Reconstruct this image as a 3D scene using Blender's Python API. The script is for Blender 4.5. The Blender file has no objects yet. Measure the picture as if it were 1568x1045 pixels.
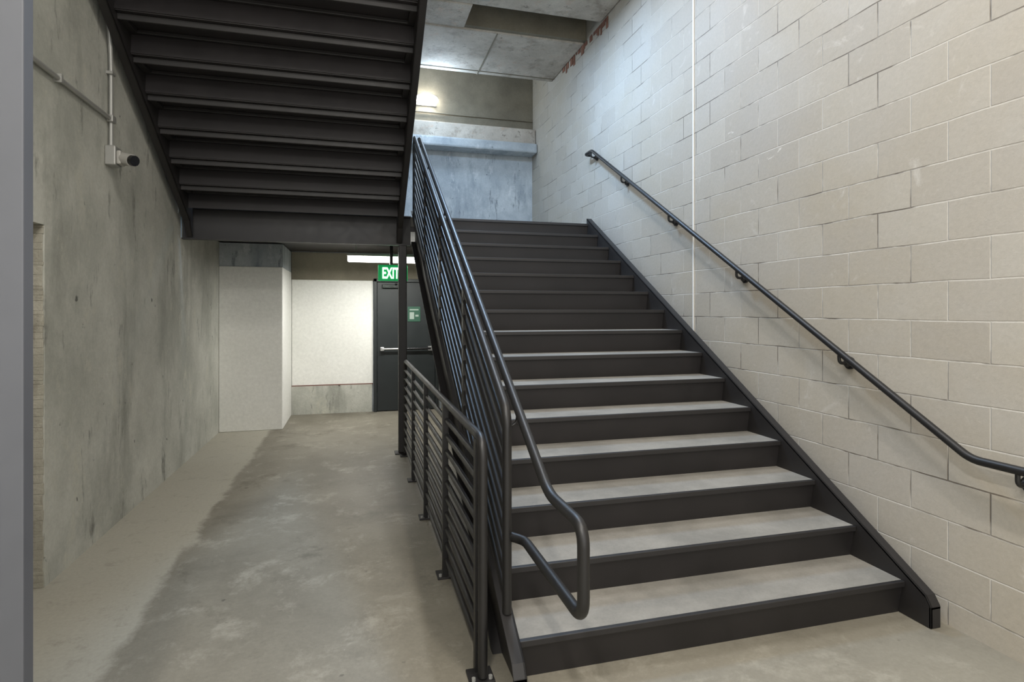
import bpy, bmesh, math, random
from mathutils import Vector
random.seed(4)
S=bpy.context.scene
def lin(c):
    return tuple(((v/255)/12.92 if v/255<=0.04045 else ((v/255+0.055)/1.055)**2.4) for v in c)+(1,)
# ---------------- materials
def newmat(n):
    m=bpy.data.materials.new(n); m.use_nodes=True
    nt=m.node_tree; b=nt.nodes['Principled BSDF']; return m,nt,b
def N(nt,t,**k):
    n=nt.nodes.new(t)
    for a,v in k.items(): setattr(n,a,v)
    return n
def mixc(nt,fac,a,b,blend='MIX'):
    n=N(nt,'ShaderNodeMix',data_type='RGBA',blend_type=blend)
    for s,v in ((n.inputs[0],fac),(n.inputs[6],a),(n.inputs[7],b)):
        if hasattr(v,'type') and hasattr(v,'links'): nt.links.new(v,s)
        else: s.default_value=v
    return n.outputs[2]
def noise(nt,vec,scale,detail=6,rough=.6,dist=0):
    n=N(nt,'ShaderNodeTexNoise'); n.inputs['Scale'].default_value=scale
    n.inputs['Detail'].default_value=detail; n.inputs['Roughness'].default_value=rough
    n.inputs['Distortion'].default_value=dist
    nt.links.new(vec,n.inputs['Vector']); return n.outputs['Fac']
def ramp(nt,f,a,b,ca=(0,0,0,1),cb=(1,1,1,1)):
    n=N(nt,'ShaderNodeValToRGB'); e=n.color_ramp.elements
    e[0].position=a; e[1].position=b; e[0].color=ca; e[1].color=cb
    nt.links.new(f,n.inputs[0]); return n.outputs[0]
def mapping(nt,scale=(1,1,1),loc=(0,0,0)):
    t=N(nt,'ShaderNodeTexCoord'); m=N(nt,'ShaderNodeMapping')
    m.inputs['Scale'].default_value=scale; m.inputs['Location'].default_value=loc
    nt.links.new(t.outputs['Object'],m.inputs[0]); return m.outputs[0]
def bump(nt,b,h,strength,dist=.01):
    n=N(nt,'ShaderNodeBump'); n.inputs['Strength'].default_value=strength; n.inputs['Distance'].default_value=dist
    nt.links.new(h,n.inputs['Height']); nt.links.new(n.outputs[0],b.inputs['Normal'])
def m_concrete(name,c1,c2,c3=None,scale=1.2,streak=.25,rough=.8,bs=.25,c4=None):
    m,nt,b=newmat(name)
    v=mapping(nt); vs=mapping(nt,(1,1,streak))
    f=ramp(nt,noise(nt,v,scale,8,.66,.15),.38,.64)
    col=mixc(nt,f,lin(c1),lin(c2))
    if c3:
        g=ramp(nt,noise(nt,vs,scale*2.2,7,.68,.15),.50,.70)
        col=mixc(nt,g,col,lin(c3))
    if c4:
        vs2=mapping(nt,(1,1,streak*1.8),(3,7,2))
        g=ramp(nt,noise(nt,vs2,scale*3.1,8,.75,.2),.56,.68)
        col=mixc(nt,g,col,lin(c4))
        vs3=mapping(nt,(1,1,streak*.9),(13,4,9))
        g=ramp(nt,noise(nt,vs3,scale*5.5,6,.72,.2),.59,.70)
        col=mixc(nt,g,col,lin([x*.78 for x in c3]))
        p=ramp(nt,noise(nt,v,scale*9,3,.5),.71,.77); col=mixc(nt,p,col,lin([x*.62 for x in c3]))
    fine=ramp(nt,noise(nt,v,scale*30,4,.7),.2,.8,(.86,.86,.86,1),(1.07,1.07,1.07,1))
    col=mixc(nt,1.0,col,fine,'MULTIPLY')
    nt.links.new(col,b.inputs['Base Color'])
    b.inputs['Roughness'].default_value=rough
    bump(nt,b,noise(nt,v,scale*9,8,.7),bs,.012)
    return m
def m_paint(name,c,rough=.45,var=.15,metal=0):
    m,nt,b=newmat(name); v=mapping(nt)
    k=lin(c); d=tuple(x*(1-var) for x in k[:3])+(1,); l=tuple(min(1,x*(1+var)) for x in k[:3])+(1,)
    col=mixc(nt,ramp(nt,noise(nt,v,3,5),.3,.7),d,l)
    nt.links.new(col,b.inputs['Base Color'])
    r=N(nt,'ShaderNodeMapRange'); r.inputs[3].default_value=rough-.08; r.inputs[4].default_value=rough+.12
    nt.links.new(noise(nt,v,12,4),r.inputs[0]); nt.links.new(r.outputs[0],b.inputs['Roughness'])
    b.inputs['Metallic'].default_value=metal
    return m
def m_emit(name,c,s):
    m,nt,b=newmat(name)
    b.inputs['Base Color'].default_value=lin(c); b.inputs['Emission Color'].default_value=lin(c); b.inputs['Emission Strength'].default_value=s
    return m
def m_block():
    m,nt,b=newmat('painted_concrete_block')
    t=N(nt,'ShaderNodeTexCoord'); sp=N(nt,'ShaderNodeSeparateXYZ'); cb=N(nt,'ShaderNodeCombineXYZ')
    off=N(nt,'ShaderNodeMath',operation='ADD'); off.inputs[1].default_value=.0762+2.032
    nt.links.new(t.outputs['Object'],sp.inputs[0]); nt.links.new(sp.outputs[2],off.inputs[0])
    v=mapping(nt)
    wob=N(nt,'ShaderNodeMath',operation='MULTIPLY_ADD'); wob.inputs[1].default_value=.012
    nt.links.new(noise(nt,v,3.5,3,.5),wob.inputs[0]); nt.links.new(off.outputs[0],wob.inputs[2])
    nt.links.new(sp.outputs[1],cb.inputs[0]); nt.links.new(wob.outputs[0],cb.inputs[1])
    br=N(nt,'ShaderNodeTexBrick'); br.offset=.5; br.squash=1
    br.inputs['Scale'].default_value=1; br.inputs['Brick Width'].default_value=.4064; br.inputs['Row Height'].default_value=.2032
    br.inputs['Mortar Size'].default_value=.0046; br.inputs['Mortar Smooth'].default_value=.5; br.inputs['Bias'].default_value=0
    br.inputs['Color1'].default_value=(0,0,0,1); br.inputs['Color2'].default_value=(1,1,1,1); br.inputs['Mortar'].default_value=(.5,.5,.5,1)
    nt.links.new(cb.outputs[0],br.inputs['Vector'])
    base=mixc(nt,br.outputs['Color'],lin((174,168,159)),lin((187,182,173)))
    base=mixc(nt,ramp(nt,noise(nt,v,.8,6,.6,.5),.35,.7),base,lin((177,168,152)))
    sp2=ramp(nt,noise(nt,v,4,8,.7,1.2),.60,.72); base=mixc(nt,sp2,base,lin((196,191,182)))
    sp3=ramp(nt,noise(nt,v,2.4,8,.75,2.0),.69,.71); base=mixc(nt,sp3,base,lin((212,208,200)))
    mort=mixc(nt,ramp(nt,noise(nt,v,1.7,4,.65,.5),.46,.60),lin((203,198,189)),lin((118,110,100)))
    col=mixc(nt,br.outputs['Fac'],base,mort)
    fine=ramp(nt,noise(nt,v,55,4,.7),.2,.8,(.90,.90,.90,1),(1.05,1.05,1.05,1))
    col=mixc(nt,1.0,col,fine,'MULTIPLY')
    nt.links.new(col,b.inputs['Base Color']); b.inputs['Roughness'].default_value=.6
    inv=N(nt,'ShaderNodeMath',operation='MULTIPLY_ADD'); inv.inputs[1].default_value=-1.0
    nt.links.new(br.outputs['Fac'],inv.inputs[0]); 
    k=N(nt,'ShaderNodeMath',operation='MULTIPLY'); k.inputs[1].default_value=.4
    nt.links.new(noise(nt,v,38,6,.7),k.inputs[0]); nt.links.new(k.outputs[0],inv.inputs[2])
    bump(nt,b,inv.outputs[0],.6,.008)
    return m
def m_floor():
    m,nt,b=newmat('floor_concrete'); v=mapping(nt)
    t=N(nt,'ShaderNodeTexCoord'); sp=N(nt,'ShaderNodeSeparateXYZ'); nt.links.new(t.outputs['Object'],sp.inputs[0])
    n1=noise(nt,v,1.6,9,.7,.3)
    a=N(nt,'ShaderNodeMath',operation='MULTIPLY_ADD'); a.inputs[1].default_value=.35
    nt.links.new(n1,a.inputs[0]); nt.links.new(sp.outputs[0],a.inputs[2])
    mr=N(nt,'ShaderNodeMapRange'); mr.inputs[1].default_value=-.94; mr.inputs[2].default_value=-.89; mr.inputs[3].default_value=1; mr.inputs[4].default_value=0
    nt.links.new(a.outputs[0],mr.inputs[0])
    base=mixc(nt,ramp(nt,noise(nt,v,.9,8,.7,.2),.36,.66),lin((112,107,95)),lin((136,131,118)))
    base=mixc(nt,ramp(nt,noise(nt,v,2.6,9,.78,.3),.53,.66),base,lin((154,149,136)))
    base=mixc(nt,ramp(nt,noise(nt,v,1.7,8,.75,.3),.56,.68),base,lin((101,96,84)))
    base=mixc(nt,ramp(nt,noise(nt,v,5.5,9,.8,.6),.63,.69),base,lin((166,161,148)))
    base=mixc(nt,ramp(nt,noise(nt,v,12,3,.5),.71,.76),base,lin((84,80,71)))
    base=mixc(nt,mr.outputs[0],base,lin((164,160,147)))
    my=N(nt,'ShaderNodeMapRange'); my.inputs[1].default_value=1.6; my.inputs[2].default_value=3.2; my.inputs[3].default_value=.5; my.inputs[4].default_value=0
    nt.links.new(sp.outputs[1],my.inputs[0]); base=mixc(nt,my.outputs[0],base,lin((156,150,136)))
    base=mixc(nt,ramp(nt,noise(nt,v,7,8,.8,.3),.54,.72,(0,0,0,1),(.55,.55,.55,1)),base,lin((112,107,95)))
    fine=ramp(nt,noise(nt,v,45,5,.7),.2,.8,(.84,.84,.84,1),(1.08,1.08,1.08,1))
    base=mixc(nt,1.0,base,fine,'MULTIPLY')
    nt.links.new(base,b.inputs['Base Color'])
    b.inputs['Roughness'].default_value=.52
    bump(nt,b,noise(nt,v,14,8,.7),.18,.01)
    return m
M_left=m_concrete('cast_concrete_wall',(166,167,158),(198,198,189),(150,151,142),1.1,.30,.8,.5,(192,191,178))
M_far=m_concrete('cast_concrete_light',(160,168,174),(190,197,200),(138,148,156),1.6,.3,.8,.3,(206,210,212))
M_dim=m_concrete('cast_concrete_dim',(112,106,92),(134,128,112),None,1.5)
M_ceil=m_concrete('cast_concrete_ceiling',(174,166,155),(200,193,182),(146,137,125),1.9,1,.8,.6,(188,168,152))
M_beige=m_concrete('rough_plaster',(160,157,144),(184,180,166),(136,132,119),4,.5,.9,.8)
M_white=m_concrete('white_drywall',(232,232,226),(240,240,235),None,.8,.5,.7,.04)
M_block=m_block(); M_floor=m_floor()
M_tread=m_concrete('tread_concrete',(124,121,114),(146,142,134),None,2.5,1,.75,.15)
M_steel=m_paint('charcoal_painted_steel',(36,34,34),.48,.18)
M_riser=m_paint('charcoal_painted_plate',(33,30,30),.55,.25)
M_under=m_paint('charcoal_pan_steel',(42,39,40),.45,.2)
M_rail=m_paint('handrail_paint',(28,27,27),.42,.1)
M_door=m_paint('door_paint_dark',(34,39,40),.45,.1)
M_gdoor=m_paint('door_paint_gray',(88,90,96),.5,.08)
M_galv=m_paint('galvanized_steel',(160,160,156),.35,.1,.3)
M_silver=m_paint('brushed_metal',(190,190,188),.3,.05,.8)
M_grayplastic=m_paint('gray_plastic',(168,166,160),.5,.05)
M_black=m_paint('black_plastic',(20,20,22),.25,.05)
M_rust=m_concrete('red_brick_patch',(116,74,58),(150,108,88),(104,72,60),6,1,.9,.6)
M_lens=m_emit('led_lens',(255,252,245),40)
M_tube=m_emit('tube_lens',(255,252,244),8)
M_green=m_emit('exit_green',(10,150,80),.6)
M_letter=m_emit('exit_letters',(225,255,235),3)
M_sign=m_paint('sign_green',(44,84,66),.5,.05)
M_signw=m_paint('sign_print',(150,165,155),.5,.05)
M_seal=m_paint('sealant',(225,223,217),.7,.06)
M_redline=m_paint('red_trim',(110,70,60),.6,.1)
# ---------------- helpers
def empty(name):
    e=bpy.data.objects.new(name,None); S.collection.objects.link(e); return e
def obj(name,verts,faces,mat,parent=None,bev=0,smooth=False):
    me=bpy.data.meshes.new(name); me.from_pydata(verts,[],faces)
    bm=bmesh.new(); bm.from_mesh(me); bmesh.ops.recalc_face_normals(bm,faces=bm.faces); bm.to_mesh(me); bm.free()
    me.materials.append(mat)
    o=bpy.data.objects.new(name,me); S.collection.objects.link(o)
    if parent: o.parent=parent
    if bev:
        b=o.modifiers.new('bevel','BEVEL'); b.width=bev; b.segments=2; b.limit_method='ANGLE'
    if smooth:
        for p in me.polygons: p.use_smooth=True
    return o
BF=[(0,1,3,2),(4,6,7,5),(0,4,5,1),(2,3,7,6),(0,2,6,4),(1,5,7,3)]
def bverts(x0,x1,y0,y1,z0,z1): return [(x,y,z) for x in (x0,x1) for y in (y0,y1) for z in (z0,z1)]
def box(name,x0,x1,y0,y1,z0,z1,mat,parent=None,bev=0):
    return obj(name,bverts(x0,x1,y0,y1,z0,z1),BF,mat,parent,bev)
def boxes(name,lst,mat,parent=None,bev=0):
    V=[];F=[]
    for b in lst:
        k=len(V); V+=bverts(*b); F+=[tuple(i+k for i in f) for f in BF]
    return obj(name,V,F,mat,parent,bev)
def prisms(name,lst,mat,parent=None,bev=0):
    V=[];F=[]
    for x0,x1,p in lst:
        k=len(V); n=len(p)
        V+=[(x0,y,z) for y,z in p]+[(x1,y,z) for y,z in p]
        F.append(tuple(k+i for i in range(n))); F.append(tuple(k+n+i for i in range(n))[::-1])
        for i in range(n):
            j=(i+1)%n; F.append((k+i,k+n+i,k+n+j,k+j))
    return obj(name,V,F,mat,parent,bev)
def fillet(pts,r):
    pts=[Vector(p) for p in pts]; out=[pts[0]]
    for i in range(1,len(pts)-1):
        a,b,c=pts[i-1],pts[i],pts[i+1]
        d1=(a-b); d2=(c-b); q=min(r,d1.length*.49,d2.length*.49)
        p1=b+d1.normalized()*q; p2=b+d2.normalized()*q
        for k in range(9):
            t=k/8; out.append(p1*(1-t)**2+b*2*t*(1-t)+p2*t*t)
    out.append(pts[-1]); return out
def tubes(name,lst,rad,mat,parent=None,res=3):
    cu=bpy.data.curves.new(name,'CURVE'); cu.dimensions='3D'; cu.bevel_depth=rad; cu.bevel_resolution=res; cu.use_fill_caps=True
    for pts in lst:
        s=cu.splines.new('POLY'); s.points.add(len(pts)-1)
        for i,p in enumerate(pts): s.points[i].co=(*p,1)
        s.use_smooth=True
    cu.materials.append(mat)
    o=bpy.data.objects.new(name,cu); S.collection.objects.link(o)
    if parent: o.parent=parent
    return o
def tube(name,pts,rad,mat,parent=None,r=0.0,res=6):
    return tubes(name,[fillet(pts,r) if r else pts],rad,mat,parent,res)
def area(name,loc,rot,sx,sy,e,c,parent=None):
    l=bpy.data.lights.new(name,'AREA'); l.shape='RECTANGLE'; l.size=sx; l.size_y=sy; l.energy=e; l.color=c
    o=bpy.data.objects.new(name,l); o.location=loc; o.rotation_euler=rot; S.collection.objects.link(o)
    if parent: o.parent=parent
    return o
# ---------------- constants
XL,XR,YF,YB=-1.73,2.90,9.36,-3.0
r,t=.178,.3036; Y1=2.371; NS=15; m=r/t
LZ=NS*r; LY=Y1+14*t
SX0,SX1=.67,2.77
# ---------------- shell
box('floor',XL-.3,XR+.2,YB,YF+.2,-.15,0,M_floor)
box('wall_right',XR,XR+.2,YB,YF+.2,0,6.2,M_block)
box('wall_far',XL-.2,XR,YF,YF+.2,0,6.2,M_far)
boxes('wall_left',[(XL-.25,XL,3.9,YF,0,8),(XL-.25,XL,1.5,3.9,2.09,8),(XL-.25,XL,YB,1.5,0,8)],M_left)
box('wall_left_recess',XL-.3,XL-.25,1.5,3.9,0,2.09,M_beige)
zz=0.0;lst=[]
while zz<2.08:
    h=random.uniform(.02,.07); lst.append((XL-.25,XL-random.uniform(.001,.009),3.892,3.8995,zz,min(zz+h,2.089))); zz+=h
boxes('trim_1',lst,M_beige,None,.003)
box('ceiling',.6,XR,YB,YF,5.62,5.8,M_ceil)
box('ceiling_bay',XL,.6,6.4,YF,5.62,5.8,M_ceil)
cb=empty('ceiling_beam')
box('beam_wide',XL,XR-.002,7.05,8.35,5.1,5.62,M_ceil,cb,.02)
box('beam_front',XL,XR-.002,5.2,6.5,5.12,5.62,M_ceil,cb,.02)
box('beam_cross',.55,1.30,6.5,7.05,5.11,5.62,M_ceil,cb,.015)
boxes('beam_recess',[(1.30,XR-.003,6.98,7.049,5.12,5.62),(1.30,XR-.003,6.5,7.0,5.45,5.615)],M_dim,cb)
boxes('beam_joint',[(1.72,1.735,7.06,8.34,5.093,5.1),(XL,XR-.01,8.22,8.235,5.093,5.1)],M_dim,cb)
fb=empty('wall_ledge_beam')
box('ledge_lower',XL+.002,XR-.002,9.05,YF-.001,4.20,4.36,M_far,fb,.03)
box('ledge_upper',XL+.002,XR-.002,9.15,YF-.001,4.36,4.62,M_ceil,fb,.02)
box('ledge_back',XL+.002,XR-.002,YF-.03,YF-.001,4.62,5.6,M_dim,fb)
tube('ledge_conduit',[(XL+.05,YF-.06,4.80),(XR-.02,YF-.06,4.80)],.014,M_dim,fb)
rp=[];y=6.3
while y<7.8:
    w=random.uniform(.03,.10); h=random.uniform(.02,.13)
    rp.append((XR-.008,XR-.001,y,y+w,5.1-h,5.1+.01)); y+=w*random.uniform(.7,2.0)
boxes('brick_patch',rp,M_rust,None,.007)
box('trim_2',XR-.008,XR-.0005,4.50,4.518,1.2,5.1,M_seal)
# ---------------- lower lobby far end
box('wall_pier',XL+.001,-.947,8.25,YF-.001,0,2.18,M_white,None,.01)
box('wall_pier_header',XL+.001,-.95,8.28,YF-.001,2.18,2.49,M_far)
box('wall_panel',-.94,.26,YF-.03,YF-.001,.45,2.07,M_white)
box('wall_base_concrete',-.945,.25,YF-.035,YF-.001,0.001,.437,M_left)
box('trim_3',-.945,.262,YF-.034,YF-.0005,.437,.452,M_redline)
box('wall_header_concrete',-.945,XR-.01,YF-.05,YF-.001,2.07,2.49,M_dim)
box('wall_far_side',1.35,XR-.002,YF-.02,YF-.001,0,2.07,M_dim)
dr=empty('door_1')
boxes('door_frame',[(.27,.32,YF-.09,YF-.002,0,2.10),(1.24,1.29,YF-.09,YF-.002,0,2.10),(.27,1.29,YF-.09,YF-.002,2.05,2.10)],M_door,dr,.005)
box('door_leaf',.325,1.235,YF-.06,YF-.01,.01,2.045,M_door,dr,.004)
tube('panic_bar',[(.40,YF-.12,.99),(.72,YF-.12,.99)],.015,M_silver,dr)
tube('panic_bar_dark',[(.72,YF-.12,.99),(1.16,YF-.12,.99)],.018,M_black,dr)
boxes('panic_ends',[(.37,.43,YF-.13,YF-.06,.96,1.02),(1.12,1.19,YF-.13,YF-.06,.955,1.025)],M_silver,dr,.006)
boxes('door_closer',[(.40,.70,YF-.11,YF-.06,1.95,2.01),(.60,.63,YF-.20,YF-.06,2.01,2.03)],M_black,dr,.006)
ss=empty('stair_sign'); box('sign_plate',.80,1.0,YF-.068,YF-.061,1.42,1.66,M_sign,ss,.002)
boxes('sign_marks',[(.83,.97,YF-.070,YF-.068,1.60,1.62),(.83,.90,YF-.070,YF-.068,1.46,1.57),(.92,.97,YF-.070,YF-.068,1.50,1.53)],M_signw,ss)
ex=empty('exit_sign')
box('sign_body',.28,.66,7.68,7.72,1.985,2.195,M_green,ex,.008)
boxes('sign_stem',[(.43,.47,7.685,7.715,2.20,2.47),(.37,.53,7.66,7.74,2.46,2.48)],M_black,ex)
cu=bpy.data.curves.new('exit_text','FONT'); cu.body='EXIT'; cu.size=.20; cu.extrude=.002; cu.align_x='CENTER'; cu.offset=.004
to=bpy.data.objects.new('exit_text',cu); to.location=(.44,7.675,2.02); to.rotation_euler=(math.pi/2,0,0); S.collection.objects.link(to)
cu.materials.append(M_letter); to.parent=ex; to.scale=(.54,1,1)
tl=empty('linear_tube_light')
box('housing',-.12,1.15,8.12,8.24,2.345,2.38,M_galv,tl,.006)
box('lens',-.11,1.14,8.13,8.23,2.265,2.345,M_tube,tl,.02)
tubes('hanger_rods',[[(x,8.18,2.38),(x,8.18,2.498)] for x in (.0,1.03)],.005,M_galv,tl)
area('tube_lamp',(.5,8.18,2.25),(0,0,0),1.2,.1,52,(1,.985,.94),tl)
# ---------------- landing
ld=empty('stair_landing')
box('landing_slab',XL+.003,XR-.003,LY+.045,YF-.002,2.56,LZ,M_tread,ld)
box('landing_deck',XL+.003,XR-.003,LY+.045,YF-.05,2.50,2.558,M_under,ld)
boxes('landing_beam',[(XL+.01,.60,LY-.02,LY+.01,2.33,2.66),(XL+.01,.60,LY-.07,LY-.02,2.33,2.345),(XL+.01,.60,LY-.07,LY-.02,2.645,2.66)],M_steel,ld)
col=empty('steel_column')
box('column_shaft',.46,.55,6.50,6.585,0.012,2.325,M_steel,col,.008)
box('column_base',.42,.59,6.46,6.62,0,.012,M_steel,col)
# ---------------- main flight
mf=empty('staircase_main_flight')
ris=[];tr=[];lip=[];pan=[]
for i in range(1,NS+1):
    y=Y1+(i-1)*t; z=i*r
    ris.append((SX0,SX1,[(y,z-.003),(y+.012,z-.003),(y+.042,z-r),(y+.03,z-r)]))
    lip.append((SX0,SX1,[(y-.012,z+.001),(y+.012,z+.001),(y+.012,z-.03),(y-.008,z-.03),(y-.012,z-.026)]))
    if i<NS:
        tr.append((SX0,SX1,[(y+.012,z),(y+t+.03,z),(y+t+.03,z-.04),(y+.012,z-.04)]))
        pan.append((SX0,SX1,[(y+.012,z-.041),(y+t+.04,z-.041),(y+t+.04,z-.047),(y+.012,z-.047)]))
prisms('risers',ris,M_riser,mf); prisms('nosings',lip,M_steel,mf,.004); prisms('treads',tr,M_tread,mf); prisms('tread_pans',pan,M_under,mf)
def stringer(x0,x1,xa,xb):
    top=.05; dep=.37
    def z(y): return r+(y-Y1)*m
    ys=Y1-.15; ye=LY+.04
    yb=Y1+(dep-top-r)/m
    web=(x0,x1,[(ys,0.002),(ys,z(ys)+top-.03),(ys+.03,z(ys+.03)+top),(ye,z(ye)+top),(ye,z(ye)+top-dep),(yb,0.002)])
    fl=(xa,xb,[(ys,z(ys)+top-.045),(ys+.03,z(ys+.03)+top-.015),(ye,z(ye)+top-.015),(ye,z(ye)+top),(ys+.03,z(ys+.03)+top),(ys,z(ys)+top-.03)])
    fb=(xa,xb,[(yb,0.002),(ye,z(ye)+top-dep),(ye,z(ye)+top-dep+.015),(yb-.025,0.002)])
    fe=(xa,xb,[(ys,.002),(ys,z(ys)+top-.03),(ys+.012,z(ys)+top-.03),(ys+.012,.002)])
    return [web,fl,fb,fe]
prisms('stringer_left',stringer(.655,.668,.61,.668),M_steel,mf,.003)
prisms('stringer_right',stringer(2.771,2.784,2.771,2.835),M_steel,mf,.003)
gm=empty('stair_guardrail'); GX=.64
def zn(y): return r+(y-Y1)*m
y0=2.44; y1=6.56
H=.93
tube('top_rail',[(GX,y0,zn(y0)+.05),(GX,y0,zn(y0)+H-.0),(GX,y1,zn(y1)+H),(GX,y1+.02,zn(y1)+.05)],.021,M_rail,gm,.07)
bars=[]
for k in range(1,10):
    h=H-k*.092
    bars.append([(GX,y0,zn(y0)+h),(GX,y1,zn(y1)+h)])
tubes('infill_bars',bars,.015,M_rail,gm)
posts=[]
for k in range(1,4):
    yy=y0+(y1-y0)*k/4; posts.append((GX-.012,GX+.012,yy-.025,yy+.025,zn(yy)+.04,zn(yy)+H-.005))
boxes('posts',posts,M_rail,gm)
HX=.705
hp=[(HX,6.9,LZ+.90),(HX,6.62,LZ+.90),(HX,2.06,.90),(HX,1.72,.90),(HX,1.72,.60),(HX,2.38,.60),(GX+.02,2.44,.60)]
tube('inner_handrail',hp,.0205,M_rail,gm,.07,8)
br=[]
for yy in (2.5,3.6,4.7,5.8,6.5):
    z=zn(yy)+.90; br.append(fillet([(GX,yy,z-.09),(HX,yy,z-.07),(HX,yy,z)],.03))
tubes('handrail_brackets',br,.008,M_rail,gm)
# ---------------- wall handrail
wh=empty('wall_handrail'); WX=2.815
tube('rail',[(XR-.01,6.80,LZ+.905),(WX,6.80,LZ+.905),(WX,6.60,LZ+.905),(WX,2.06,.89),(WX,1.55,.89),(XR-.01,1.55,.89)],.020,M_rail,wh,.05,8)
lst=[]
for yy in (6.62,5.78,4.79,3.80,2.83,1.86):
    z=min(max(zn(yy)+.90,.89),LZ+.9)
    lst.append(fillet([(XR-.005,yy,z-.07),(WX,yy,z-.07),(WX,yy,z-.01)],.03))
    bpy.ops.mesh.primitive_cylinder_add(radius=.038,depth=.012,location=(XR-.007,yy,z-.07),rotation=(0,math.pi/2,0),vertices=32)
    o=bpy.context.object; o.name='bracket_flange'; o.data.materials.append(M_rail); o.parent=wh
    bpy.ops.mesh.primitive_uv_sphere_add(radius=.026,location=(XR-.02,yy,z-.07),segments=20,ring_count=10)
    o=bpy.context.object; o.name='bracket_boss'; o.data.materials.append(M_rail); o.parent=wh
tubes('bracket_arms',lst,.010,M_rail,wh)
# ---------------- floor guard beside the stair
fg=empty('floor_guardrail'); FX=.527; fy0,fy1=2.42,6.44; FH=1.04
tube('frame',[(FX,fy0,.02),(FX,fy0,FH),(FX,fy1,FH),(FX,fy1,.02)],.021,M_rail,fg,.09)
tubes('infill_bars',[[(FX,fy0,.10+k*.093),(FX,fy1,.10+k*.093)] for k in range(10)],.015,M_rail,fg)
boxes('posts',[(FX-.024,FX+.008,yy-.006,yy+.034,.01,FH-.01) for yy in (2.47,3.43,4.43,5.43)],M_rail,fg)
boxes('base_plates',[(FX-.06,FX+.05,yy-.05,yy+.06,0.0,.012) for yy in (2.44,3.44,4.44,5.44,6.39)],M_steel,fg,.002)
for yy in (2.44,3.44,4.44):
    for sx in (-.042,.032):
        bpy.ops.mesh.primitive_cylinder_add(radius=.009,depth=.016,location=(FX+sx,yy-.03,.018),vertices=6)
        o=bpy.context.object; o.name='anchor_bolt'; o.data.materials.append(M_galv); o.parent=fg
# ---------------- upper flight
uf=empty('staircase_upper_flight'); UY=6.42; UX0,UX1=-1.615,.44
def zu(y): return LZ+r+(UY-y)*m
R=[];P=[];A=[];T=[]
for j in range(1,15):
    y=UY-(j-1)*t; z=LZ+j*r
    R.append((UX0,UX1,[(y,z),(y-.008,z),(y-.038,z-r-.045),(y-.03,z-r-.045)]))
    P.append((UX0,UX1,[(y,z-.045),(y-t-.03,z-.045),(y-t-.03,z-.052),(y,z-.052)]))
    T.append((UX0,UX1,[(y-.01,z),(y-t-.03,z),(y-t-.03,z-.044),(y-.01,z-.044)]))
    for q,w,h in ((.03,.03,.028),(.235,.018,.02),(.275,.02,.045)):
        A.append((UX0,UX1,[(y-q,z-.052),(y-q-w,z-.052),(y-q-w,z-.052-h),(y-q,z-.052-h)]))
prisms('riser_backs',R,M_under,uf); prisms('pan_bottoms',P,M_under,uf,.002); prisms('pan_hems',A,M_steel,uf,.004); prisms('tread_fill',T,M_tread,uf)
clips=[]
for j in range(1,14):
    y=UY-(j-1)*t; z=LZ+j*r
    for x0,x1 in ((UX0,UX0+.05),(UX1-.05,UX1)): clips.append((x0,x1,y-.25,y-.06,z-.085,z-.052))
boxes('tread_clips',clips,M_steel,uf,.003)
def ustr(x0,x1,xa,xb):
    ys=LY-.075; ye=UY-13*t-.3; top=.03; dep=.36
    zz=lambda y: zu(y)
    zc=2.35
    yk=ys-.10
    web=(x0,x1,[(ys,zz(ys)+top),(ye,zz(ye)+top),(ye,zz(ye)+top-dep),(yk,zz(yk)+top-dep),(ys,zc)])
    f1=(xa,xb,[(ys,zz(ys)+top),(ye,zz(ye)+top),(ye,zz(ye)+top-.014),(ys,zz(ys)+top-.014)])
    f2=(xa,xb,[(ys,zc),(yk,zz(yk)+top-dep),(ye,zz(ye)+top-dep),(ye,zz(ye)+top-dep+.014),(yk,zz(yk)+top-dep+.014),(ys,zc+.014)])
    return [web,f1,f2]
prisms('stringer_left',ustr(-1.627,-1.615,-1.675,-1.615),M_steel,uf,.003)
prisms('stringer_right',ustr(.44,.452,.44,.50),M_steel,uf,.003)
ug=empty('upper_stair_guardrail'); gx=.48; ua=6.45; ub=2.4
tube('top_rail',[(gx,ua,zu(ua)+.03),(gx,ua,zu(ua)+.93),(gx,ub,zu(ub)+.93),(gx,ub,zu(ub)+.03)],.021,M_rail,ug,.07)
tubes('infill_bars',[[(gx,ua,zu(ua)+.93-k*.1),(gx,ub,zu(ub)+.93-k*.1)] for k in range(1,9)],.0125,M_rail,ug)
boxes('posts',[(gx-.012,gx+.012,yy-.02,yy+.02,zu(yy)+.03,zu(yy)+.92) for yy in (5.4,4.4,3.4)],M_rail,ug)
# ---------------- left wall fittings
cd=empty('electrical_conduit'); CX=XL+.022
tube('vertical_run',[(CX,4.77,2.78),(CX,4.77,3.50),(CX,4.64,3.95),(CX,4.4,4.6),(CX,4.3,5.2)],.0145,M_galv,cd,.2)
tube('horizontal_run',[(CX,3.2,2.98),(CX,4.755,2.98)],.0145,M_galv,cd)
boxes('straps',[(XL,XL+.042,4.74,4.80,3.30,3.32),(XL,XL+.042,4.0,4.02,2.955,3.005)],M_galv,cd)
box('coupling',XL+.002,XL+.045,4.735,4.805,2.955,3.005,M_galv,cd,.005)
sc=empty('security_camera')
box('junction_box',XL+.001,XL+.07,4.71,4.83,2.64,2.78,M_galv,sc,.008)
box('mount_plate',XL+.07,XL+.10,4.72,4.82,2.65,2.75,M_grayplastic,sc,.01)
tube('camera_barrel',[(XL+.09,4.77,2.70),(XL+.17,4.72,2.68)],.045,M_grayplastic,sc)
tube('camera_lens',[(XL+.17,4.72,2.68),(XL+.195,4.705,2.673)],.038,M_black,sc)
gd=empty('door_2')
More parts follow.
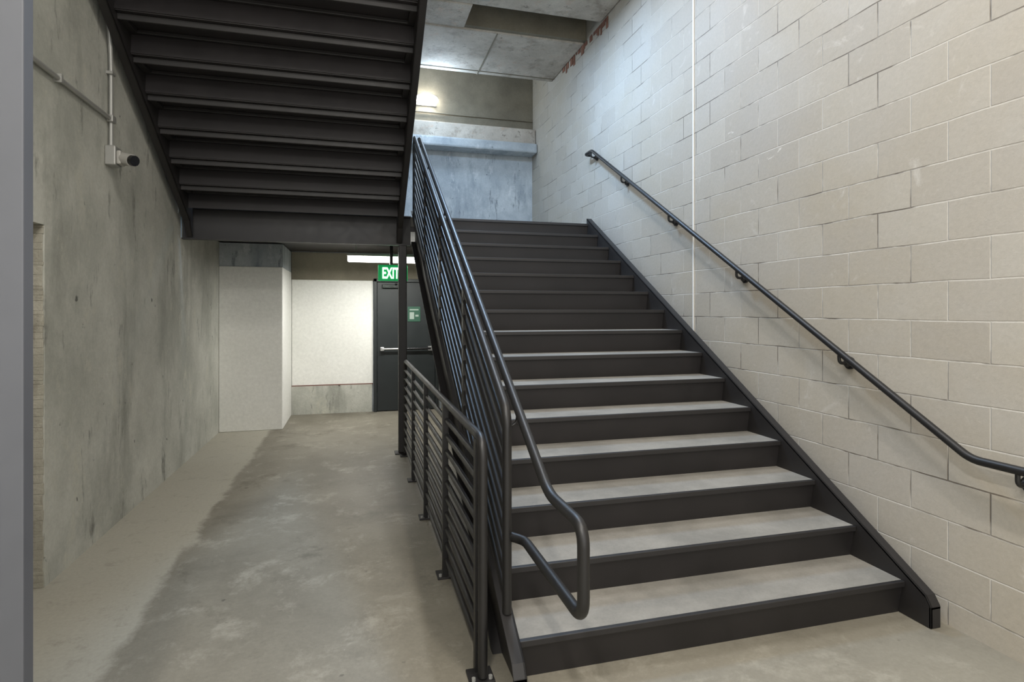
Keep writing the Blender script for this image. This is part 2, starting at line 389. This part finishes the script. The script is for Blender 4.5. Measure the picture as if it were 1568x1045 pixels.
box('door_leaf',-1.70,-.752,1.60,1.645,.01,2.45,M_gdoor,gd,.003)
boxes('hinges',[(-1.725,-1.70,1.60,1.63,z,z+.11) for z in (.25,1.15,2.1)],M_silver,gd)
box('push_plate',-1.0,-.80,1.594,1.60,.95,1.2,M_silver,gd,.002)
# ---------------- lights
wl=empty('wall_light_fixture')
box('fixture_base',.92,1.26,YF-.07,YF-.032,4.90,5.07,M_grayplastic,wl,.01)
bpy.ops.mesh.primitive_uv_sphere_add(radius=.18,location=(1.10,YF-.11,4.985),segments=32,ring_count=16)
o=bpy.context.object;o.name='fixture_lens';o.scale=(1,.4,.5);o.data.materials.append(M_lens);o.parent=wl
for p in o.data.polygons:p.use_smooth=True
pl=bpy.data.lights.new('fixture_lamp','POINT'); pl.energy=38; pl.color=(.62,.8,1); pl.shadow_soft_size=.15
po=bpy.data.objects.new('fixture_lamp',pl); po.location=(1.15,8.5,4.85); S.collection.objects.link(po); po.parent=wl
def fill_light(x,y,z,e,c,L=1.2):  # unseen fill lights with made-up housings, added to brighten the stairwell
    f=empty('added_fill_light')
    box('housing',x-.09,x+.09,y-L/2,y+L/2,z,z+.07,M_grayplastic,f,.005)
    area('fill_lamp',(x,y,z-.01),(0,0,0),.16,L,e,c,f)
fill_light(1.35,5.8,5.04,130,(.48,.70,1),.9)  # added cool fill, tints the upper right wall blue
fill_light(1.3,3.6,5.54,70,(.97,.98,1))
fill_light(1.2,0.6,5.54,110,(1,.94,.86))
fill_light(-.6,-.6,4.2,120,(1,.96,.90))  # added fill behind the camera, lifts the left side
W=bpy.data.worlds.new('w'); S.world=W; W.use_nodes=True
W.node_tree.nodes['Background'].inputs[0].default_value=(1,.985,.95,1); W.node_tree.nodes['Background'].inputs[1].default_value=2.2
S.view_settings.view_transform='Standard'; S.view_settings.look='None'
# ---------------- camera
c=bpy.data.cameras.new('camera'); co=bpy.data.objects.new('camera',c); S.collection.objects.link(co)
co.location=(0,0,1.595); co.rotation_euler=(math.pi/2,0,-math.radians(15.2)); c.sensor_width=36; c.lens=880/1568*36; c.shift_y=-46.5/1568
c.clip_start=.05
S.camera=co
